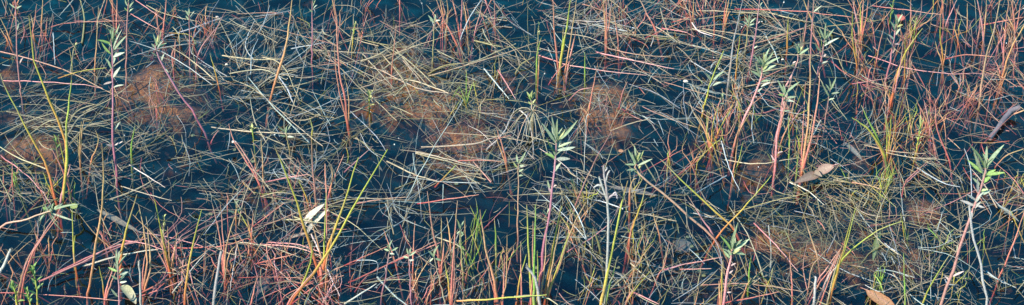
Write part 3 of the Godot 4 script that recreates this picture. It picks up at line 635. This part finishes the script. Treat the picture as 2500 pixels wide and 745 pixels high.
func build_straw() -> void:
	var B := Buf.new()
	var big := []
	for c in STRAW:
		var cls: PackedStringArray = c[8].split(" ")
		var count := int(c[4] * (.43 if c[2] < 1000 else .82))
		var ox := 0.0
		var oy := 0.0
		var head := 0.0
		var left := 0
		for k in count:
			if left <= 0:   # the next drifted bundle of straws that fan out from one dead tussock
				left = rng.randi_range(5, 16)
				ox = rng.randf_range(-250, 2750) if c[2] > 1000 else c[0] + rng.randfn() * c[2] * .8
				oy = rng.randf_range(-150, 900) if c[2] > 1000 else c[1] + rng.randfn() * c[3] * .8
				head = c[6] + rng.randf_range(-1, 1) * c[7] + (180.0 if rng.randf() < .5 else 0.0)
			left -= 1
			var l: float = c[5] * 1.3 * PX * clampf(exp(rng.randfn() * .55), .25, 2.4)
			var a := deg_to_rad(head + rng.randfn() * 34.0)
			var run := rng.randf_range(.25, .7) * l / PX
			var px := ox + cos(a) * run + rng.randfn() * 14.0
			var py := oy - sin(a) * run * .7 + rng.randfn() * 10.0
			if c[2] > 1000 or rng.randf() < .3:
				px = rng.randf_range(-250, 2750) if c[2] > 1000 else c[0] + rng.randfn() * c[2] * .82
				py = rng.randf_range(-150, 900) if c[2] > 1000 else c[1] + rng.randfn() * c[3] * .82
				a = deg_to_rad(c[6] + rng.randf_range(-1, 1) * c[7])
			var y := rng.randf_range(-.006, .010)
			if rng.randf() < (.35 if c[2] < 1000 else .6): y = rng.randf_range(-.03, -.003)
			var mid := at(px, py, y)
			var d := Vector3(cos(a), 0, -sin(a) * 1.55).normalized()
			var s := Vector3(d.z, 0, -d.x)
			var bow := rng.randfn() * .10 * l
			var tilt := rng.randf_range(-.03, .09) * l if rng.randf() < .72 else rng.randf_range(.1, .45) * l
			var w := PX * clampf(1.5 * exp(rng.randfn() * .48), .75, 5.0) * (.62 if c[2] == 1251 else 1.0)
			var pts := [mid - d * l * .5, mid + s * bow * .8 + d * l * rng.randf_range(-.1, .1) + Vector3(0, tilt * .5, 0), mid + d * l * .5 + s * bow * rng.randf_range(-.6, .5) + Vector3(0, tilt, 0)]
			if rng.randf() < .10:   # a straw with a kink
				pts[1] += s * rng.randf_range(-.25, .25) * l
			var kind := cls[rng.randi() % cls.size()]
			var inside := px > 20 and px < 2480 and py > 15 and py < 730 and y > -.008
			if inside:
				big.append([l * w, pts, w, kind, px, py, l, absf(bow) / l])
			else:
				stalk(B, pts, w, kind, .5, 5, 3, .8)
	big.sort_custom(func(a, b): return a[0] > b[0])
	for k in big.size():
		var q: Array = big[k]
		if k < 290:
			var S := Buf.new()
			stalk(S, q[1], q[2], q[3], .45, 7, 4, .7)
			var o := single("floating_straw", S, M.stalk, q[1][0])
			tag(o, "%s %s%s straw %s" % ["long" if q[6] > .13 else "short" if q[6] < .085 else "loose", "curved " if q[7] > .08 else "", WORD[q[3]], near(q[4], q[5])], "straw", "loose %s straws floating on the water" % WORD[q[3]])
		else:
			stalk(B, q[1], q[2], q[3], .5, 5, 3, .8)
	var o2 := single("straw_litter", B, M.stalk, Vector3.ZERO)
	tag(o2, "tangled mat of thin dead grass floating over the whole pool", "litter", "", "stuff")
	var S2 := Buf.new()
	for c in SUNK:
		var cls: PackedStringArray = c[6].split(" ")
		for k in int(c[4]):
			var p := at(c[0] + rng.randf_range(-1, 1) * c[2], c[1] + rng.randf_range(-1, 1) * c[3], -.02)
			var fy := bottom(p.x, p.z)
			var l: float = c[5] * PX * rng.randf_range(.5, 1.6)
			var a := rng.randf() * TAU
			var d := Vector3(cos(a), 0, sin(a))
			var y0 := minf(fy + .004, -.004)
			var y1 := minf(-.003, y0 + rng.randf_range(0, .5) * l)
			var pa := Vector3(p.x, y0, p.z)
			stalk(S2, [pa, pa + d * l * .5 + Vector3(rng.randf_range(-.1, .1) * l, (y1 - y0) * .7, rng.randf_range(-.1, .1) * l), pa + d * l + Vector3(0, y1 - y0, 0)], PX * rng.randf_range(1.4, 3.2), cls[rng.randi() % cls.size()], .4, 4, 3, .8)
	var o3 := single("submerged_grass", S2, M.stalk, Vector3.ZERO)
	tag(o3, "dim sunken grass blades lying under the water", "grass", "", "stuff")

func build_small_tufts() -> void:
	for c in SMALL:
		var cls: PackedStringArray = c[7].split(" ")
		for k in int(ceil(c[4] * .6)):
			var px: float = c[0] + rng.randf_range(-1, 1) * c[2]
			var py: float = c[1] + rng.randf_range(-1, 1) * c[3]
			var b := at(px, py)
			var o := thing("small_tuft", Vector3(b.x, bottom(b.x, b.z), b.z))
			var kind := cls[rng.randi() % cls.size()]
			var nb := maxi(2, int(c[5]) + rng.randi_range(-2, 2))
			for j in nb:
				var h: float = c[6] * PX / cos(deg_to_rad(PITCH)) * rng.randf_range(.3, 1.15)
				var lean := Vector3(rng.randfn() * .38, 1, rng.randfn() * .38).normalized()
				var foot := b + Vector3(rng.randfn(), 0, rng.randfn()) * .007
				var low := foot - lean * (.012 + absf(bottom(foot.x, foot.z)) / lean.y * .98)
				var top := foot + lean * h
				var bend := Vector3(rng.randfn(), 0, rng.randfn()) * h * .10
				var S := Buf.new()
				var kk := kind if rng.randf() < .5 else cls[rng.randi() % cls.size()]
				stalk(S, [low, foot, foot.lerp(top, .5) + bend, top + bend * -.5], PX * rng.randf_range(1.5, 3.5), kk, .2, 8, 4, .7, true)
				part("blade", S, M.stalk, o)
			tag(o, "%s-bladed small %s tuft %s" % [["two", "two", "two", "three", "four", "five", "six", "seven", "eight"][mini(nb, 8)], WORD[kind], near(px, py)], "grass", "small grass tufts across the pool")

func flat_leaf(called: String, label: String, ax: float, ay: float, bx: float, by: float, w: float, h: float, cols: Array, round := true, sag := .03, fold := .12) -> MeshInstance3D:
	LEAF["tmp"] = cols
	var B := Buf.new()
	leaf(B, at(ax, ay, h), at(bx, by, h), w * PX / .8, Vector3(.05, 1, .08), "tmp", sag, fold, round)
	var o := single(called, B, M.leaf, at((ax + bx) * .5, (ay + by) * .5, h))
	tag(o, label, "leaf", "")
	if w > 22 and round:
		var R := Buf.new()
		var a := at(ax, ay, h)
		var e := at(bx, by, h)
		stalk(R, [a - (e - a) * .12, a.lerp(e, .5) + Vector3(0, a.distance_to(e) * sag + .0012, 0), e], 2.2 * PX, "br", .3, 6, 4, .6)
		part("midrib", R, M.stalk, o)
	return o

func build_details() -> void:
	# white curled leaf: two ribbons and a tan tail
	var b := at(795, 530)
	var o := thing("curled_leaf", b)
	LEAF["white"] = [Color(.56, .50, .44), Color(.66, .62, .57)]
	LEAF["tail"] = [Color(.42, .30, .20), Color(.36, .24, .16)]
	for q in [[792, 498, 734, 560, 15, "white"], [802, 512, 744, 577, 14, "white"], [752, 568, 692, 587, 8, "tail"]]:
		var L := Buf.new()
		leaf(L, up(q[0], q[1], b, .1), up(q[2], q[3], b, .1), q[4] * PX, Vector3(-.5, .6, .7), q[5], .16, .3)
		part("ribbon", L, M.leaf, o)
	var R := Buf.new()
	stalk(R, [up(742, 552, b, .1), up(728, 580, b, .1), up(721, 608, b, .1), at(722, 620)], 4 * PX, "wt", .5)
	part("stalk", R, M.stalk, o)
	tag(o, "white curled dry leaf caught on the crimson-based tuft", "leaf")
	# curled brown leaf
	b = at(1990, 440)
	o = thing("curled_leaf", b)
	LEAF["brown"] = [Color(.22, .13, .10), Color(.34, .23, .19)]
	for q in [[1990, 426, 2038, 404, 18, .012], [2000, 428, 1940, 446, 16, .006], [1987, 422, 2006, 430, 11, .014]]:
		var L := Buf.new()
		leaf(L, at(q[0], q[1], q[5]), at(q[2], q[3], q[5] + .012), q[4] * PX / .75, Vector3(-.15, .8, .5), "brown", .16, .55)
		part("lobe", L, M.leaf, o)
	R = Buf.new()
	stalk(R, [at(2030, 407, .02), at(2040, 402, .03), at(2051, 401, .03)], 4 * PX, "br", .6)
	part("leaf_stalk", R, M.stalk, o)
	tag(o, "curled brown dead leaf in two folds on the water", "leaf")
	flat_leaf("fallen_leaf", "orange oval leaf lying at the pool's near edge", 2116, 710, 2186, 756, 27, .006, [Color(.52, .22, .09), Color(.42, .19, .10)])
	flat_leaf("fallen_leaf", "folded pale green leaf at the silvery seedling's foot", 296, 698, 331, 741, 17, .012, [Color(.34, .40, .17), Color(.50, .50, .32)], true, .1, .6)
	flat_leaf("fallen_leaf", "round red leaf floating behind the lavender-stemmed seedling", 2190, 50, 2206, 38, 20, .008, [Color(.50, .08, .07), Color(.42, .06, .05)])
	flat_leaf("fallen_leaf", "dull brown leaf sunk in front of the fallen red stalks", 632, 715, 650, 676, 24, -.014, [Color(.12, .075, .07), Color(.10, .06, .06)])
	flat_leaf("fallen_leaf", "sunken grey leaf near the V-shaped pink stalks", 1652, 612, 1686, 592, 34, -.016, [Color(.09, .08, .085), Color(.11, .10, .10)])
	flat_leaf("fallen_leaf", "small yellow-green round leaf beside the toppled pale seedling", 172, 508, 188, 500, 15, .014, [Color(.32, .40, .08), Color(.36, .42, .12)])
	flat_leaf("fallen_leaf", "tiny orange leaf in open water near the wispy slanting seedling", 1509, 370, 1522, 368, 8, .003, [Color(.45, .20, .08), Color(.42, .2, .1)])
	flat_leaf("ribbon_leaf", "long dull tan ribbon sunk in front of the tall purple-stemmed seedling", 236, 512, 342, 568, 13, -.010, [Color(.20, .16, .13), Color(.24, .19, .15)], false, .02, .2)
	flat_leaf("ribbon_leaf", "green ribbon leaf sunk beside the bent yellow blade", 2150, 565, 2132, 636, 11, -.006, [Color(.14, .20, .05), Color(.22, .30, .08)], false, .03, .2)
	flat_leaf("ribbon_leaf", "long dull brown ribbon sunk behind the grey branching twig", 1482, 455, 1610, 478, 12, -.012, [Color(.16, .11, .09), Color(.2, .15, .12)], false, .02, .2)
	flat_leaf("ribbon_leaf", "grey-brown ribbon lying beyond the curled brown leaf", 2062, 348, 2106, 392, 12, -.004, [Color(.2, .15, .14), Color(.24, .19, .17)], false, .02, .2)
	flat_leaf("ribbon_leaf", "grey ribbon leaf near the large long-leaved seedling", 2435, 500, 2488, 540, 9, .004, [Color(.22, .2, .19), Color(.26, .24, .22)], false, .05, .3)
	for q in [[1310, 655], [1510, 654], [1702, 622], [1708, 660], [1718, 672], [513, 524], [963, 724], [1118, 648], [726, 500], [1115, 450], [902, 268], [926, 256], [1160, 330], [1690, 602], [1680, 580], [618, 395], [572, 366], [592, 378], [470, 330], [1184, 55], [1165, 32]]:
		flat_leaf("floating_leaf", "tiny olive round leaf %s" % near(q[0], q[1]), q[0] - rng.randf_range(3, 6), q[1] + rng.randf_range(-4, 4), q[0] + rng.randf_range(3, 6), q[1] + rng.randf_range(-4, 4), rng.randf_range(6, 9), -.004, [Color(.12, .14, .03), Color(.18, .18, .04)], rng.randf() < .5).set_meta("group", "tiny round leaves in the water")
	# grey branching twig
	b = at(1475, 735)
	o = thing("dead_twig", Vector3(b.x, bottom(b.x, b.z), b.z))
	for q in [["stem", "gy 7 1475,735 1483,640 1485,493 1478,478"], ["branch", "gy 6 1485,495 1476,470 1466,440 1462,432"], ["branch", "gy 6 1484,490 1480,455 1475,430 1474,404"], ["branch", "gy 5 1478,448 1484,425 1489,416"], ["branch", "gy 6 1484,486 1496,476 1508,478"], ["branch", "gy 5 1496,476 1503,470 1507,484"], ["branch", "gy 5 1470,455 1460,452 1450,458"], ["branch", "gy 4 1475,420 1482,412 1481,408"], ["branch", "gy 4 1474,476 1464,468 1458,462"]]:
		var row := pts_of(q[1])
		var pts := []
		for j in range(2, row.size()):
			pts.append(up(row[j].x, row[j].y, b, .1))
		if q[0] == "stem": pts = standing(row, .1)
		var S := Buf.new()
		stalk(S, pts, row[1] * PX * .85, "gl" if q[0] == "stem" else "gl", .75, 9, 6, .95)
		part(q[0], S, M.stalk, o)
	tag(o, "pale grey dead twig with crooked stubby branches", "twig")
	# other grey sticks
	for q in [["thick grey stick lying across orange stalks", "gd 13 2490,262 2470,270 2455,286 2432,317 2417,339", true], ["short leaning grey stick at the pool's corner", "gl 7 -4,675 10,645 27,607", false], ["thin grey stick standing by the silvery seedling", "gl 5 344,748 342,690 339,636", false], ["leaning grey stick amid fallen pink stalks", "gl 7 522,748 530,680 541,612", false], ["crooked grey dead stem in the dense yellow-red tuft", "gl 7 1319,746 1307,683 1285,649", false], ["long grey-pink stem under the withered leaves of the large seedling", "gl 5.5 2410,748 2395,646 2372,569 2367,502", false], ["small white forked twig beside the bent yellow blade", "gl 6 1987,746 1992,683 1990,678", false]]:
		var row := pts_of(q[1])
		var S := Buf.new()
		var pts := []
		if q[2]:
			for j in range(2, row.size()):
				pts.append(at(row[j].x, row[j].y, .022 - .004 * (j - 2)))
		else:
			pts = standing(row, .1)
		stalk(S, pts, row[1] * PX, row[0], .85, 10, 8, 1.0)
		tag(single("dead_stick", S, M.stalk, pts[0]), q[0], "stick", "grey dead sticks")
	# dry rosette
	b = at(1300, 302)
	o = thing("dry_rosette", Vector3(b.x, bottom(b.x, b.z), b.z))
	for q in [[1238, 300], [1245, 322], [1262, 345], [1255, 310], [1330, 335], [1338, 378], [1352, 312], [1320, 300], [1290, 350], [1310, 345], [1245, 285], [1270, 360], [1318, 270], [1285, 330], [1230, 335]]:
		var S := Buf.new()
		var e := at(q[0], q[1], rng.randf_range(.003, .03))
		stalk(S, [b - Vector3(0, .03, 0), b + Vector3(0, .03, 0), b.lerp(e, .55) + Vector3(0, .03, 0), e], 3.2 * PX, "pt" if rng.randf() < .3 else "tn", .35, 8, 4, .6)
		part("blade", S, M.stalk, o)
	tag(o, "dry tan rosette of splayed dead blades", "grass")
	# buds
	for q in [[573, 347, 3.4, "white bud on the red shoot near the straw heap"], [531, 42, 2.6, "white bud floating at the far side"], [1912, 146, 2.2, "white round bud beside the bushy glaucous seedling"], [554, 158, 2.4, "brown-white bud on a withered spike"], [1676, 199, 3.6, "tan seed head near the top red-and-straw thicket"]]:
		var S := Buf.new()
		var c := up(q[0], q[1], at(q[0], q[1] + 20), .1)
		stalk(S, [c - Vector3(q[2] * PX * 1.2, 0, 0), c - Vector3(q[2] * PX, -.001, 0), c + Vector3(0, .0012, 0), c + Vector3(q[2] * PX, 0, 0)], q[2] * 2.2 * PX, "wt", .4, 8, 8, 1.0)
		tag(single("bud", S, M.stalk, c), q[3], "bud", "pale buds over the water")
	# specks of foam and bubbles
	var B := Buf.new()
	for k in 130:
		var c := at(rng.randf_range(-60, 2560), rng.randf_range(-20, 765), .0005)
		var r := PX * clampf(.6 + absf(rng.randfn()) * .6, .5, 2.0)
		var p := PackedVector3Array([c - Vector3(0, r * .4, 0), c, c + Vector3(0, r * .5, 0), c + Vector3(0, r * .75, 0)])
		tube(B, p, PackedFloat32Array([r * .9, r, r * .75, r * .1]), PackedColorArray([Color.WHITE, Color.WHITE, Color.WHITE, Color.WHITE]), 6)
	tag(single("bubbles", B, M.bubble, Vector3.ZERO), "tiny white bubbles scattered on the water", "bubbles", "", "stuff")

func _ready() -> void:
	# camera
	var th := deg_to_rad(PITCH)
	var cam := Camera3D.new()
	cam.name = "camera"
	cam.position = Vector3(0, DIST * sin(th), DIST * cos(th))
	cam.rotation = Vector3(-th, 0, 0)
	cam.fov = rad_to_deg(2.0 * atan(TAN_V))
	cam.near = 0.05
	cam.far = 200.0
	cam.current = true
	add_child(cam)
	eye = cam.position
	cam_basis = Basis(Vector3.RIGHT, -th)
	# sky and exposure
	var env := Environment.new()
	env.background_mode = Environment.BG_SKY
	var sm := ProceduralSkyMaterial.new()
	sm.sky_top_color = Color(.05, .33, .66)
	sm.sky_horizon_color = Color(.14, .76, .90)
	sm.sky_curve = .6
	sm.ground_bottom_color = Color(.10, .11, .08)
	sm.ground_horizon_color = Color(.30, .34, .30)
	sm.sun_angle_max = 6.0
	var sky := Sky.new()
	sky.sky_material = sm
	env.sky = sky
	env.background_energy_multiplier = 0.78
	env.tonemap_mode = Environment.TONE_MAPPER_LINEAR
	env.tonemap_exposure = 2.6
	env.sdfgi_enabled = true
	env.ssao_enabled = true
	env.ssil_enabled = true
	env.volumetric_fog_enabled = true
	env.volumetric_fog_density = 0.0
	var we := WorldEnvironment.new()
	we.name = "world_environment"
	we.environment = env
	add_child(we)
	# sun: behind the viewer's shoulder, mid-morning height
	var sun := DirectionalLight3D.new()
	sun.name = "sun"
	sun.light_energy = 1.6
	sun.light_color = Color(1.0, .955, .88)
	sun.light_angular_distance = 0.5
	sun.shadow_enabled = true
	add_child(sun)
	sun.look_at_from_position(Vector3(-.62, .78, .52), Vector3.ZERO)

	rng.seed = 7
	noise.seed = 3
	noise.frequency = 1.0
	noise.fractal_octaves = 3
	GRAD["gl"] = [Color(.33, .30, .28), Color(.40, .37, .36), Color(.44, .42, .41), Color(.42, .40, .40), Color(.38, .36, .35)]
	GRAD["gd"] = [Color(.13, .125, .125), Color(.18, .175, .175), Color(.15, .145, .15), Color(.19, .185, .185), Color(.14, .135, .135)]
	make_materials()
	build_ground()
	build_water()
	for s in SEEDLINGS:
		if s[2].size() >= 7:
			s[3] = [8 if s[2].size() > 10 else 6, .80, 30 if s[2].size() > 10 else 22, 6, "lg"]
	for t in TUFTS:
		tuft(t[0], t[1], "grass_tuft" if t[1].size() > 1 else "standing_stalk")
	for s in SEEDLINGS:
		seedling(s[0], s[1], s[2], s[3])
	for f in FALLEN:
		fallen(f)
	build_details()
	build_small_tufts()
	build_straw()
